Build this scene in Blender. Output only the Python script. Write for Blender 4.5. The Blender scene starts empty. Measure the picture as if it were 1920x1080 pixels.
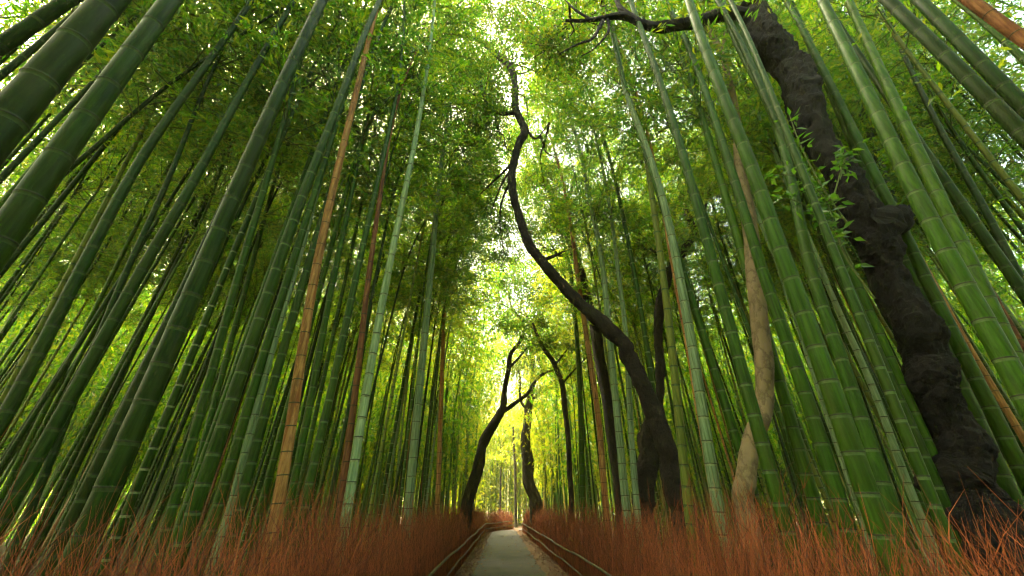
import bpy, math, random
import numpy as np
from mathutils import Vector, Matrix, noise

rng = np.random.default_rng(11)
random.seed(11)
scene = bpy.context.scene
COL = scene.collection

# ------------------------------------------------------------------ camera
LENS = 14.0
F = 1920 * LENS / 36.0
PITCH = math.radians(29.05)
CP, SP = math.cos(PITCH), math.sin(PITCH)
CAMH = 1.6
cam = bpy.data.cameras.new('camera')
cam.lens = LENS; cam.sensor_width = 36.0; cam.clip_start = 0.05; cam.clip_end = 1000
camo = bpy.data.objects.new('camera', cam); COL.objects.link(camo)
camo.location = (0, 0, CAMH); camo.rotation_euler = (math.pi/2 + PITCH, 0, 0)
scene.camera = camo


def ray(x, y):
    a, b = x - 960.0, 540.0 - y
    return a, F*CP - b*SP, F*SP + b*CP


def at(x, y, d):
    """point at forward distance d seen at photograph pixel (x, y)"""
    a, h, v = ray(x, y)
    s = d / h
    return np.array((a*s, d, CAMH + v*s))


def mpp(x, y, d, t=None):
    """metres per photo pixel across a limb with image direction t"""
    a, h, v = ray(x, y)
    b = 540.0 - y
    off = math.hypot(a, b)
    c = F / math.sqrt(F*F + off*off)
    g = 1.0
    if t is not None and off > 1:
        n = (-t[1], t[0]); L = math.hypot(*n) or 1
        q = abs((a*n[0] + b*n[1]) / (L*off))
        g = 1 + (1/c - 1)*q*q
    return d / h / g


# ------------------------------------------------------------------ node helpers
def new_mat(name):
    m = bpy.data.materials.new(name); m.use_nodes = True
    nt = m.node_tree
    for n in list(nt.nodes): nt.nodes.remove(n)
    return m, nt, nt.nodes, nt.links


def node(nt, typ, **kw):
    n = nt.nodes.new(typ)
    for k, v in kw.items():
        if k.startswith('i_'):
            key = k[2:]
            key = int(key) if key.isdigit() else key.replace('_', ' ')
            n.inputs[key].default_value = v
        else: setattr(n, k, v)
    return n


def ramp(nt, stops, interp='LINEAR'):
    r = nt.nodes.new('ShaderNodeValToRGB')
    cr = r.color_ramp; cr.interpolation = interp
    while len(cr.elements) < len(stops): cr.elements.new(0.5)
    for e, (p, c) in zip(cr.elements, stops):
        e.position = p; e.color = (c[0], c[1], c[2], 1)
    return r


def leaf_mat(name, cols, trans, tfac=0.5, gloss=0.06):
    """cols / trans: list of colours picked at random for each leaf"""
    m, nt, N, L = new_mat(name)
    g = node(nt, 'ShaderNodeNewGeometry')
    k = len(cols)
    r1 = ramp(nt, [((i + .5)/k, c) for i, c in enumerate(cols)])
    r2 = ramp(nt, [((i + .5)/k, c) for i, c in enumerate(trans)])
    L.new(g.outputs['Random Per Island'], r1.inputs[0]); L.new(g.outputs['Random Per Island'], r2.inputs[0])
    d = node(nt, 'ShaderNodeBsdfDiffuse'); t = node(nt, 'ShaderNodeBsdfTranslucent')
    L.new(r1.outputs[0], d.inputs[0]); L.new(r2.outputs[0], t.inputs[0])
    mx = node(nt, 'ShaderNodeMixShader', i_0=tfac)
    L.new(d.outputs[0], mx.inputs[1]); L.new(t.outputs[0], mx.inputs[2])
    gl = node(nt, 'ShaderNodeBsdfGlossy'); gl.inputs['Roughness'].default_value = .35
    gl.inputs['Color'].default_value = (.8, .85, .8, 1)
    m2 = node(nt, 'ShaderNodeMixShader', i_0=gloss)
    L.new(mx.outputs[0], m2.inputs[1]); L.new(gl.outputs[0], m2.inputs[2])
    o = node(nt, 'ShaderNodeOutputMaterial'); L.new(m2.outputs[0], o.inputs[0])
    return m


def culm_mat(name, base, alt, rough=.48, mottled=.5, dirt=(.05, .045, .02)):
    m, nt, N, L = new_mat(name)
    tc = node(nt, 'ShaderNodeTexCoord')
    oi = node(nt, 'ShaderNodeObjectInfo')
    mp = node(nt, 'ShaderNodeMapping'); mp.inputs['Scale'].default_value = (34, 34, 1.3)
    L.new(tc.outputs['Object'], mp.inputs[0])
    add = node(nt, 'ShaderNodeVectorMath', operation='ADD')
    sc_ = node(nt, 'ShaderNodeVectorMath', operation='SCALE'); sc_.inputs['Scale'].default_value = 37
    L.new(oi.outputs['Location'], sc_.inputs[0])
    L.new(mp.outputs[0], add.inputs[0]); L.new(sc_.outputs[0], add.inputs[1])
    n1 = node(nt, 'ShaderNodeTexNoise', i_Scale=1.0, i_Detail=5.0, i_Roughness=.6)
    L.new(add.outputs[0], n1.inputs['Vector'])
    mp2 = node(nt, 'ShaderNodeMapping'); mp2.inputs['Scale'].default_value = (9, 9, 2.2)
    L.new(tc.outputs['Object'], mp2.inputs[0])
    n2 = node(nt, 'ShaderNodeTexNoise', i_Scale=1.0, i_Detail=6.0, i_Roughness=.7)
    L.new(mp2.outputs[0], n2.inputs['Vector'])
    r1 = ramp(nt, [(.38, base), (.62, alt)])
    L.new(n1.outputs[0], r1.inputs[0])
    rv = node(nt, 'ShaderNodeMapRange'); rv.inputs['To Min'].default_value = .7; rv.inputs['To Max'].default_value = 1.3
    L.new(oi.outputs['Random'], rv.inputs['Value'])
    mul = node(nt, 'ShaderNodeVectorMath', operation='SCALE')
    L.new(r1.outputs[0], mul.inputs[0]); L.new(rv.outputs[0], mul.inputs['Scale'])
    r2 = ramp(nt, [(.5, (0, 0, 0)), (.72, (mottled,)*3)])
    L.new(n2.outputs[0], r2.inputs[0])
    mx = node(nt, 'ShaderNodeMix', data_type='RGBA')
    L.new(r2.outputs[0], mx.inputs[0]); L.new(mul.outputs[0], mx.inputs[6])
    mx.inputs[7].default_value = (*dirt, 1)
    n3 = node(nt, 'ShaderNodeTexNoise', i_Scale=.45, i_Detail=3.0); L.new(add.outputs[0], n3.inputs['Vector'])
    mp4 = node(nt, 'ShaderNodeMapping'); mp4.inputs['Scale'].default_value = (4, 4, .55); L.new(tc.outputs['Object'], mp4.inputs[0])
    ad4 = node(nt, 'ShaderNodeVectorMath', operation='ADD'); L.new(mp4.outputs[0], ad4.inputs[0]); L.new(sc_.outputs[0], ad4.inputs[1])
    n4 = node(nt, 'ShaderNodeTexNoise', i_Scale=1.0, i_Detail=4.0, i_Roughness=.6); L.new(ad4.outputs[0], n4.inputs['Vector'])
    r4 = ramp(nt, [(.48, (0, 0, 0)), (.75, (.6, .6, .6))]); L.new(n4.outputs[0], r4.inputs[0])
    yl = node(nt, 'ShaderNodeMix', data_type='RGBA'); L.new(r4.outputs[0], yl.inputs[0]); L.new(mx.outputs[2], yl.inputs[6])
    yl.inputs[7].default_value = (base[0]*1.9+.01, base[1]*1.25, base[2]*1.1, 1)
    mp5 = node(nt, 'ShaderNodeMapping'); mp5.inputs['Scale'].default_value = (26, 26, 7); L.new(tc.outputs['Object'], mp5.inputs[0])
    ad5 = node(nt, 'ShaderNodeVectorMath', operation='ADD'); L.new(mp5.outputs[0], ad5.inputs[0]); L.new(sc_.outputs[0], ad5.inputs[1])
    n5 = node(nt, 'ShaderNodeTexNoise', i_Scale=1.0, i_Detail=8.0, i_Roughness=.8); L.new(ad5.outputs[0], n5.inputs['Vector'])
    r5 = ramp(nt, [(.56, (0, 0, 0)), (.66, (.45, .45, .45))]); L.new(n5.outputs[0], r5.inputs[0])
    li = node(nt, 'ShaderNodeMix', data_type='RGBA'); L.new(r5.outputs[0], li.inputs[0]); L.new(yl.outputs[2], li.inputs[6])
    li.inputs[7].default_value = (alt[0]*1.5+.012, alt[1]*1.3+.014, alt[2]*1.2+.012, 1)
    p = node(nt, 'ShaderNodeBsdfPrincipled'); p.inputs['Roughness'].default_value = rough
    L.new(li.outputs[2], p.inputs['Base Color'])
    p.inputs['Specular IOR Level'].default_value = .15
    bp = node(nt, 'ShaderNodeBump'); bp.inputs['Strength'].default_value = .15; bp.inputs['Distance'].default_value = .004
    L.new(n1.outputs[0], bp.inputs['Height']); L.new(bp.outputs[0], p.inputs['Normal'])
    o = node(nt, 'ShaderNodeOutputMaterial'); L.new(p.outputs[0], o.inputs[0])
    return m


def flat_mat(name, c1, c2, scale=8, rough=.8, stretch=(1, 1, 1), bump=0.0, bdist=.02, island=False, spec=.3):
    m, nt, N, L = new_mat(name)
    tc = node(nt, 'ShaderNodeTexCoord')
    mp = node(nt, 'ShaderNodeMapping'); mp.inputs['Scale'].default_value = stretch
    L.new(tc.outputs['Object'], mp.inputs[0])
    n1 = node(nt, 'ShaderNodeTexNoise', i_Scale=scale, i_Detail=8.0, i_Roughness=.65)
    L.new(mp.outputs[0], n1.inputs['Vector'])
    r = ramp(nt, [(.32, c1), (.68, c2)])
    if island:
        g = node(nt, 'ShaderNodeNewGeometry')
        av = node(nt, 'ShaderNodeMath', operation='MULTIPLY_ADD'); av.inputs[1].default_value = .8
        s2 = node(nt, 'ShaderNodeMath', operation='MULTIPLY'); s2.inputs[1].default_value = .2
        L.new(n1.outputs[0], s2.inputs[0])
        L.new(g.outputs['Random Per Island'], av.inputs[0]); L.new(s2.outputs[0], av.inputs[2])
        L.new(av.outputs[0], r.inputs[0])
        r.color_ramp.elements[0].position = .05; r.color_ramp.elements[1].position = .95
    else:
        L.new(n1.outputs[0], r.inputs[0])
    p = node(nt, 'ShaderNodeBsdfPrincipled'); p.inputs['Roughness'].default_value = rough
    p.inputs['Specular IOR Level'].default_value = spec
    L.new(r.outputs[0], p.inputs['Base Color'])
    if bump:
        b = node(nt, 'ShaderNodeBump'); b.inputs['Strength'].default_value = bump; b.inputs['Distance'].default_value = bdist
        L.new(n1.outputs[0], b.inputs['Height']); L.new(b.outputs[0], p.inputs['Normal'])
    o = node(nt, 'ShaderNodeOutputMaterial'); L.new(p.outputs[0], o.inputs[0])
    return m


M = {}
M['deep'] = culm_mat('culm deep green', (.007, .024, .002), (.016, .048, .0035), mottled=.35)
M['green'] = culm_mat('culm green', (.013, .043, .0025), (.032, .084, .0045), mottled=.4)
M['bright'] = culm_mat('culm bright green', (.020, .058, .003), (.050, .112, .006), mottled=.35)
M['olive'] = culm_mat('culm olive', (.085, .125, .016), (.17, .20, .035), mottled=.4)
M['pale'] = culm_mat('culm waxy', (.09, .15, .065), (.22, .30, .165), rough=.6, mottled=.5, dirt=(.08, .15, .045))
M['tan'] = culm_mat('culm dry tan', (.21, .092, .026), (.46, .25, .09), rough=.65, mottled=.85, dirt=(.085, .038, .016))
M['brown'] = culm_mat('culm dry brown', (.10, .04, .018), (.23, .10, .042), rough=.65, mottled=.8, dirt=(.07, .03, .015))
M['node'] = flat_mat('node line', (.012, .016, .008), (.035, .045, .015), 20, .7)
M['bloom'] = flat_mat('node bloom', (.10, .14, .05), (.26, .30, .16), 25, .8)
M['bloomdark'] = flat_mat('node bloom worn', (.045, .085, .022), (.10, .15, .055), 25, .8)
M['bloomdeep'] = flat_mat('node bloom faint', (.022, .042, .010), (.05, .085, .02), 25, .8)
M['twig'] = flat_mat('bamboo twig', (.045, .075, .015), (.11, .13, .03), 3, .7, island=True)
M['leaf'] = leaf_mat('bamboo leaf', [(.028, .088, .008), (.045, .13, .009), (.075, .165, .011), (.10, .15, .015)],
                     [(.10, .31, .005), (.19, .44, .005), (.34, .56, .007), (.48, .52, .012)], .62)
M['leafglow'] = leaf_mat('bamboo leaf sun glow tint', [(.07, .12, .014), (.10, .16, .015), (.15, .17, .02)],
                         [(.36, .54, .008), (.54, .64, .010), (.68, .60, .02)], .6)  # yellow sun glow of the path's far end, painted into the leaf colour
M['treeleaf'] = leaf_mat('tree leaf', [(.022, .048, .010), (.035, .07, .012), (.06, .085, .016)],
                         [(.11, .29, .008), (.19, .37, .009), (.34, .36, .015)], .56, .03)
M['shoot'] = leaf_mat('shoot leaf', [(.035, .10, .012), (.055, .14, .014)], [(.09, .27, .012), (.16, .34, .016)], .5)
M['brush'] = flat_mat('brushwood', (.012, .004, .0025), (.40, .100, .030), 4, .75, island=True)
M['rail'] = flat_mat('weathered bamboo pole', (.03, .024, .012), (.08, .06, .03), 3, .6, (1, .2, 1), .2, .01)
M['litter'] = flat_mat('dead leaves', (.06, .028, .014), (.24, .12, .06), 3, .8, island=True)


def bark_mat(name, dark, light, moss, sc):
    m, nt, N, L = new_mat(name)
    tc = node(nt, 'ShaderNodeTexCoord')
    mp = node(nt, 'ShaderNodeMapping'); mp.inputs['Scale'].default_value = (1, 1, .55); L.new(tc.outputs['Object'], mp.inputs[0])
    nz = node(nt, 'ShaderNodeTexNoise', i_Scale=sc, i_Detail=10.0, i_Roughness=.72); L.new(mp.outputs[0], nz.inputs['Vector'])
    wv = node(nt, 'ShaderNodeVectorMath', operation='SCALE'); wv.inputs['Scale'].default_value = .35; L.new(nz.outputs[1], wv.inputs[0])
    ad = node(nt, 'ShaderNodeVectorMath', operation='ADD'); L.new(mp.outputs[0], ad.inputs[0]); L.new(wv.outputs[0], ad.inputs[1])
    vo = node(nt, 'ShaderNodeTexVoronoi', feature='DISTANCE_TO_EDGE', i_Scale=sc*2.2); L.new(ad.outputs[0], vo.inputs['Vector'])
    cr = ramp(nt, [(.0, (0, 0, 0)), (.22, (1, 1, 1))]); L.new(vo.outputs['Distance'], cr.inputs[0])
    hgt = node(nt, 'ShaderNodeMath', operation='MULTIPLY_ADD'); hgt.inputs[1].default_value = .5
    L.new(cr.outputs[0], hgt.inputs[0]); L.new(nz.outputs[0], hgt.inputs[2])
    r = ramp(nt, [(.45, dark), (.8, light), (1.1, light)]); L.new(hgt.outputs[0], r.inputs[0])
    n3 = node(nt, 'ShaderNodeTexNoise', i_Scale=1.1, i_Detail=7.0, i_Roughness=.7); L.new(tc.outputs['Object'], n3.inputs['Vector'])
    r3 = ramp(nt, [(.54, (0, 0, 0)), (.70, (.75, .75, .75))]); L.new(n3.outputs[0], r3.inputs[0])
    mx = node(nt, 'ShaderNodeMix', data_type='RGBA'); L.new(r3.outputs[0], mx.inputs[0]); L.new(r.outputs[0], mx.inputs[6]); mx.inputs[7].default_value = (*moss, 1)
    p = node(nt, 'ShaderNodeBsdfPrincipled'); p.inputs['Roughness'].default_value = .75; p.inputs['Specular IOR Level'].default_value = .25; L.new(mx.outputs[2], p.inputs['Base Color'])
    b = node(nt, 'ShaderNodeBump'); b.inputs['Strength'].default_value = 1.0; b.inputs['Distance'].default_value = .05
    L.new(hgt.outputs[0], b.inputs['Height']); L.new(b.outputs[0], p.inputs['Normal'])
    o = node(nt, 'ShaderNodeOutputMaterial'); L.new(p.outputs[0], o.inputs[0])
    return m


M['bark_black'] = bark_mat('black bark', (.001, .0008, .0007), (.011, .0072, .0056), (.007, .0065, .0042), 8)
M['bark_dark'] = bark_mat('dark bark', (.007, .005, .004), (.050, .036, .024), (.030, .034, .014), 9)
M['bark_tan'] = bark_mat('smooth tan bark', (.10, .072, .035), (.20, .145, .075), (.06, .052, .026), 3.0)
M['bark_tan'].node_tree.nodes['Bump'].inputs['Strength'].default_value = .35


# ------------------------------------------------------------------ mesh helpers
class MB:
    def __init__(s): s.v = []; s.f = []; s.mi = []; s.n = 0

    def add(s, v, quads, mi=0):
        v = np.asarray(v, dtype=np.float32).reshape(-1, 3)
        q = np.asarray(quads, dtype=np.int32).reshape(-1, 4)
        s.v.append(v); s.f.append(q + s.n); s.n += len(v)
        s.mi.append(np.full(len(q), mi, np.int32) if np.isscalar(mi) else np.asarray(mi, np.int32))

    def build(s, name, mats, parent=None, smooth=True):
        me = mesh_from(name, np.concatenate(s.v), np.concatenate(s.f), np.concatenate(s.mi), mats, smooth)
        return link(name, me, parent)


def mesh_from(name, v, q, mi, mats, smooth=True):
    me = bpy.data.meshes.new(name)
    me.vertices.add(len(v)); me.vertices.foreach_set('co', np.ascontiguousarray(v, np.float32).ravel())
    me.loops.add(len(q)*4); me.loops.foreach_set('vertex_index', np.ascontiguousarray(q, np.int32).ravel())
    me.polygons.add(len(q))
    me.polygons.foreach_set('loop_start', np.arange(0, len(q)*4, 4, dtype=np.int32))
    me.polygons.foreach_set('loop_total', np.full(len(q), 4, np.int32))
    me.polygons.foreach_set('material_index', np.ascontiguousarray(mi, np.int32))
    me.polygons.foreach_set('use_smooth', np.full(len(q), smooth, bool))
    for m in mats: me.materials.append(m)
    me.update(calc_edges=True)
    return me


def link(name, me, parent=None):
    o = bpy.data.objects.new(name, me); COL.objects.link(o)
    if parent is not None: o.parent = parent
    return o


def empty(name, loc, label=None, cat=None, group=None, kind=None):
    o = bpy.data.objects.new(name, None); COL.objects.link(o); o.location = [float(c) for c in loc]
    o.empty_display_size = .1
    return tag(o, label, cat, group, kind)


def tag(o, label=None, cat=None, group=None, kind=None):
    if label: o['label'] = label
    if cat: o['category'] = cat
    if group: o['group'] = group
    if kind: o['kind'] = kind
    return o


def frames(P):
    """tangent and two normals along a polyline"""
    T = np.gradient(P, axis=0); T /= np.linalg.norm(T, axis=1)[:, None] + 1e-9
    ref = np.array((0, 1., 0)) if abs(T[:, 1]).mean() < .8 else np.array((1., 0, 0))
    A = np.cross(T, ref); A /= np.linalg.norm(A, axis=1)[:, None] + 1e-9
    B = np.cross(T, A)
    return T, A, B


def tube(mb, P, R, sides=8, mi=0, rough=0.0, cap=True, seed=0, bumpy=0.0):
    P = np.asarray(P, float); R = np.asarray(R, float)
    T, A, B = frames(P)
    th = np.linspace(0, 2*math.pi, sides, endpoint=False)
    rr = R[:, None]*np.ones(sides)[None, :]
    if rough:
        g = np.random.default_rng(seed)
        n = len(P)
        f = np.zeros((n, sides)); u = np.linspace(0, 1, n)[:, None]
        for k in range(9):
            f += np.sin(u*g.uniform(5, 60) + th[None, :]*g.integers(1, 5) + g.uniform(0, 6))*g.uniform(.3, 1)
        f += g.normal(0, .7, (n, sides))
        rr = rr*(1 + rough*f/4)
    V = P[:, None, :] + rr[..., None]*(np.cos(th)[None, :, None]*A[:, None, :] + np.sin(th)[None, :, None]*B[:, None, :])
    if bumpy:
        Nn = (V - P[:, None, :])/rr[..., None]
        off = np.array([[noise.fractal(Vector(V[a, b]*np.array((1, 1, .6)))*6.5, .62, 2.2, 6) + .22*noise.noise(Vector(V[a, b])*1.6)
                         + .5*abs(noise.noise(Vector(V[a, b]*np.array((1, 1, .35)))*15)) for b in range(sides)] for a in range(len(P))])
        V = V + Nn*(off*bumpy)[..., None]*np.minimum(rr, .25)[..., None]/.25
    n = len(P)
    i = np.arange(n-1)[:, None]*sides; j = np.arange(sides)[None, :]; k = (j+1) % sides
    q = np.stack([i+j, i+k, i+sides+k, i+sides+j], -1).reshape(-1, 4)
    if np.isscalar(mi): mm = mi
    else: mm = np.repeat(np.asarray(mi), sides)
    mb.add(V, q, mm)


def spline(P, n):
    """Catmull-Rom resample of control points (any columns)"""
    P = np.asarray(P, float)
    E = np.vstack([2*P[0]-P[1], P, 2*P[-1]-P[-2]])
    t = np.linspace(0, len(P)-1, n); i = np.minimum(t.astype(int), len(P)-2); u = (t-i)[:, None]
    a, b, c, d = E[i], E[i+1], E[i+2], E[i+3]
    return .5*((2*b) + (c-a)*u + (2*a-5*b+4*c-d)*u**2 + (3*b-a-3*c+d)*u**3)


def unit(v): return v/(np.linalg.norm(v, axis=-1, keepdims=True)+1e-9)


def leaves(mb, C, D, L, W, mi=0, g=rng):
    """pointed quads: base C, direction D, length L, width W, slightly folded"""
    n = len(C); D = unit(D)
    S = unit(np.cross(D, g.normal(0, 1, (n, 3)) + np.array((0, 0, 1.2))))
    Nn = np.cross(S, D)
    L = np.broadcast_to(L, n)[:, None]; W = np.broadcast_to(W, n)[:, None]
    a = C; m = C + D*L*.42
    v = np.stack([a, m + S*W*.5 + Nn*W*.12, C + D*L - Nn*L*.10, m - S*W*.5 + Nn*W*.12], 1)
    q = np.arange(n*4).reshape(n, 4)
    mb.add(v.reshape(-1, 3), q, mi)


# ------------------------------------------------------------------ sky and sun
SUN_AZ, SUN_EL = math.radians(-58), math.radians(56)      # azimuth from +Y towards +X
world = bpy.data.worlds.new('World'); scene.world = world; world.use_nodes = True
wt = world.node_tree
bg = wt.nodes['Background']
sky = wt.nodes.new('ShaderNodeTexSky'); sky.sky_type = 'NISHITA'; sky.sun_disc = False
sky.sun_elevation = SUN_EL; sky.sun_rotation = SUN_AZ
sky.air_density = 1.0; sky.dust_density = 6.0; sky.ozone_density = .4
tint = wt.nodes.new('ShaderNodeMix'); tint.data_type = 'RGBA'; tint.blend_type = 'MULTIPLY'
tint.inputs[0].default_value = 1.0; tint.inputs[7].default_value = (1.0, .93, .62, 1)
wt.links.new(sky.outputs[0], tint.inputs[6]); wt.links.new(tint.outputs[2], bg.inputs[0])
bg.inputs[1].default_value = .15
sun = bpy.data.lights.new('sun', 'SUN'); sun.energy = 1.5; sun.angle = math.radians(12); sun.color = (1, .93, .78)
suno = bpy.data.objects.new('sun', sun); COL.objects.link(suno)
sdir = Vector((math.sin(SUN_AZ)*math.cos(SUN_EL), math.cos(SUN_AZ)*math.cos(SUN_EL), math.sin(SUN_EL)))
suno.rotation_euler = sdir.to_track_quat('Z', 'Y').to_euler(); suno.location = sdir*80

# ------------------------------------------------------------------ ground, path, litter
PX = -.023                                             # the path drifts left with distance
FL, FR, FEND = -1.27, 2.0, 36.0                        # faces of the two fences, length of the fences


def sheet(name, x0, x1, y0, y1, nx, ny, z, amp, mat, drift=0.0, wob=0.0):
    xs = np.linspace(0, 1, nx); ys = np.linspace(y0, y1, ny)
    X, Y = np.meshgrid(xs, ys)
    g = np.random.default_rng(5)
    e0 = x0 + wob*np.sin(ys*1.7+1)*.6 + wob*np.sin(ys*4.1) + drift*ys
    e1 = x1 + wob*np.sin(ys*1.3+2)*.6 + wob*np.sin(ys*3.7+1) + drift*ys
    XX = e0[:, None] + (e1-e0)[:, None]*X
    Z = z + amp*(np.sin(XX*.7+Y*.31)+np.sin(Y*.83-XX*.5)+g.normal(0, .25, X.shape))
    v = np.stack([XX, Y, Z], -1).reshape(-1, 3)
    i = (np.arange(ny-1)[:, None]*nx + np.arange(nx-1)[None, :]).reshape(-1)
    q = np.stack([i, i+1, i+nx+1, i+nx], -1)
    return tag(link(name, mesh_from(name, v, q, np.zeros(len(q), int), [mat])), kind='structure')


gmat = flat_mat('leaf litter soil', (.035, .022, .012), (.13, .075, .035), 14, .95, (1, 1, 1), .6, .05)
sheet('ground', -300, 300, -150, 450, 61, 61, -.06, .006, gmat)
pm, nt, N, L = new_mat('old asphalt')
tc = node(nt, 'ShaderNodeTexCoord')
n1 = node(nt, 'ShaderNodeTexNoise', i_Scale=1.3, i_Detail=6.0); L.new(tc.outputs['Object'], n1.inputs['Vector'])
n2 = node(nt, 'ShaderNodeTexNoise', i_Scale=60.0, i_Detail=3.0); L.new(tc.outputs['Object'], n2.inputs['Vector'])
r1 = ramp(nt, [(.36, (.0115, .0092, .0075)), (.64, (.024, .0198, .0162))]); L.new(n1.outputs[0], r1.inputs[0])
r2 = ramp(nt, [(.35, (.62, .62, .62)), (.65, (1.25, 1.25, 1.25))]); L.new(n2.outputs[0], r2.inputs[0])
mu = node(nt, 'ShaderNodeMix', data_type='RGBA', blend_type='MULTIPLY'); mu.inputs[0].default_value = 1
L.new(r1.outputs[0], mu.inputs[6]); L.new(r2.outputs[0], mu.inputs[7])
pp = node(nt, 'ShaderNodeBsdfPrincipled'); pp.inputs['Roughness'].default_value = .8
L.new(mu.outputs[2], pp.inputs['Base Color'])
bb = node(nt, 'ShaderNodeBump'); bb.inputs['Strength'].default_value = .5; bb.inputs['Distance'].default_value = .01
L.new(n2.outputs[0], bb.inputs['Height']); L.new(bb.outputs[0], pp.inputs['Normal'])
oo = node(nt, 'ShaderNodeOutputMaterial'); L.new(pp.outputs[0], oo.inputs[0])
sheet('path', -.80, 1.24, -6, 40.5, 9, 160, .004, .0015, pm, PX, .03)
# the path turns off to the side behind the last fence
v = np.array([(-.8+PX*40.5, 40.5, .005), (1.24+PX*40.5, 40.5, .005), (9, 44.2, .005), (9, 46.6, .005), (2.5, 44.5, .005), (-.8+PX*40.5, 42, .005)])
sheet('path_bend', .6, 9, 40.52, 43.4, 6, 6, .004, .0015, pm)
sheet('verge', -1.5, 2.3, -6, 42, 9, 120, -.022, .003,
      flat_mat('verge soil', (.06, .034, .02), (.17, .10, .055), 30, .95, (1, 1, 1), .6, .03), PX)

mb = MB(); n = 9000
y = 1.0 + rng.power(1.0, n)*39
side = rng.random(n) < .5
xl = np.where(side, -1.22 + np.abs(rng.normal(0, .22, n)), 1.98 - np.abs(rng.normal(0, .36, n)))
few = rng.random(n) < .06
xl = np.where(few, rng.uniform(-1.1, 1.8, n), xl)
c = np.stack([xl + PX*y, y, .012 + rng.random(n)*.02], -1)
d = rng.normal(0, 1, (n, 3)); d[:, 2] *= .18
leaves(mb, c, d, rng.uniform(.05, .11, n), rng.uniform(.014, .032, n))
tag(mb.build('leaf_litter', [M['litter']], smooth=False), 'brown fallen bamboo leaves along both edges of the path', 'leaf litter', kind='stuff')


# ------------------------------------------------------------------ brushwood fences with bamboo rails
def strands(mb, base, dirs, length, r0, bend, seg=4, g=rng):
    """many thin curved twigs at once, three sided"""
    n = len(base); t = np.linspace(0, 1, seg+1)
    dirs = unit(dirs)
    P = base[:, None, :] + dirs[:, None, :]*(length[:, None]*t[None, :])[..., None] + bend[:, None, :]*((t**2)[None, :]*length[:, None])[..., None]
    R = r0[:, None]*(1 - .78*t[None, :])
    A = unit(np.cross(dirs, np.array((.3, 1, .1)))); B = np.cross(dirs, A)
    V = []
    for k in range(3):
        a = 2*math.pi*k/3
        V.append(P + R[..., None]*(math.cos(a)*A + math.sin(a)*B)[:, None, :])
    V = np.stack(V, 2)                                  # n, seg+1, 3, 3
    i0 = (np.arange(n)*(seg+1)*3)[:, None, None]; s = (np.arange(seg)*3)[None, :, None]; j = np.arange(3)[None, None, :]
    k = (j+1) % 3
    q = np.stack([i0+s+j, i0+s+k, i0+s+3+k, i0+s+3+j], -1).reshape(-1, 4)
    mb.add(V.reshape(-1, 3), q)
    return P


def brush_fence(label, p0, p1, depth_dir, zones, hmul=1.0, thick=.45):
    """fence from p0 to p1 (ground points); zones = (t0, t1, twigs per metre, radius factor)"""
    p0 = np.array(p0, float); p1 = np.array(p1, float); Lg = np.linalg.norm(p1-p0); u = (p1-p0)/Lg
    dd = np.array(depth_dir, float)
    root = empty('brushwood_fence', p0, label, 'fence', 'brushwood fences lining the path')
    mb = MB()
    for (a, b, dens, rf) in zones:
        n = int((b-a)*dens)
        s = rng.uniform(a, b, n); w = rng.random(n)**1.3*thick
        base = u*s[:, None] + dd*w[:, None]; base[:, 2] += -.06
        h = np.clip(rng.normal(1.30, .17, n), .8, 1.8)*hmul*(1+.08*np.sin(s*1.9)+.05*np.sin(s*5.3+1))
        tall = rng.random(n) < .04; h = np.where(tall, h*1.14, h); h = h*(1+.17*np.sin(s*9.1+w*20)*rng.random(n)+.05*np.sin(s*2.7+w*9)); h = np.where(s < 6, np.minimum(h, 1.36 + .28*rng.random(n)**5), h)
        short = (w < .09); h = np.where(short & (rng.random(n) < .7), h*rng.uniform(.4, .75, n), h)
        dr = rng.normal(0, .11, (n, 3)) + dd*.10; dr[:, 2] = 1
        bend = rng.normal(0, .08, (n, 3)) + dd*.10; bend[:, 2] = -.04
        P = strands(mb, base, dr, h, np.full(n, .0034)*rf*rng.uniform(.7, 1.3, n), bend)
        for rep in range(6 if b <= 8 else 4):                            # side branchlets
            k = rng.integers(1, 5, n)
            b0 = P[np.arange(n), k]
            d2 = unit(dr) + rng.normal(0, .38, (n, 3)); d2[:, 2] = np.abs(d2[:, 2]) + .25
            strands(mb, b0, d2, rng.uniform(.10, .40, n), np.full(n, .0022)*rf, rng.normal(0, .12, (n, 3)), 2)
    br = mb.build('brushwood', [M['brush']], root, smooth=False); br['kind'] = 'stuff'
    for nm, z, r in (('rail', .60, .024), ('lower_rail', .26, .018)):
        n = int(Lg*3)+2; s = np.linspace(0, Lg, n)
        P = u*s[:, None] - dd*(.035 + .012*np.sin(s*.9+z*9)[:, None])
        P[:, 2] += z + .012*np.sin(s*.8+z*5) + .006*np.sin(s*2.3)
        R = np.full(n, r); R[::5] *= 1.18
        m2 = MB(); tube(m2, P, R, 8); m2.build(nm, [M['rail']], root)
    return root


brush_fence('long brushwood fence with a bamboo rail on the near left of the path', (FL-.023*-2.5, -2.5, 0), (FL+PX*FEND, FEND, 0), (-1, 0, 0),
            [(0, 8, 520, 1.0), (8, 16, 300, 1.25), (16, 27, 150, 2.0), (27, 38.5, 120, 2.8)])
brush_fence('long brushwood fence with a thick bamboo rail below the big dark trunk', (FR-.023*-2.5, -2.5, 0), (1.72+PX*38, 38, 0), (1, 0, 0),
            [(0, 8, 520, 1.0), (8, 16, 300, 1.25), (16, 27, 150, 2.0), (27, 40.5, 130, 2.8)])
brush_fence('short brushwood fence crossing the far end of the path', (FL+PX*FEND, FEND+.1, 0), (.25, 45, 0), (-.98, .17, 0),
            [(0, 9, 150, 3.0)], .95)

# ------------------------------------------------------------------ bamboo
CROWN_H = 16.0
ARCH = 1.3


def arch(t): return np.clip((t-.45)/.55, 0, 1)**2.2


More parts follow.
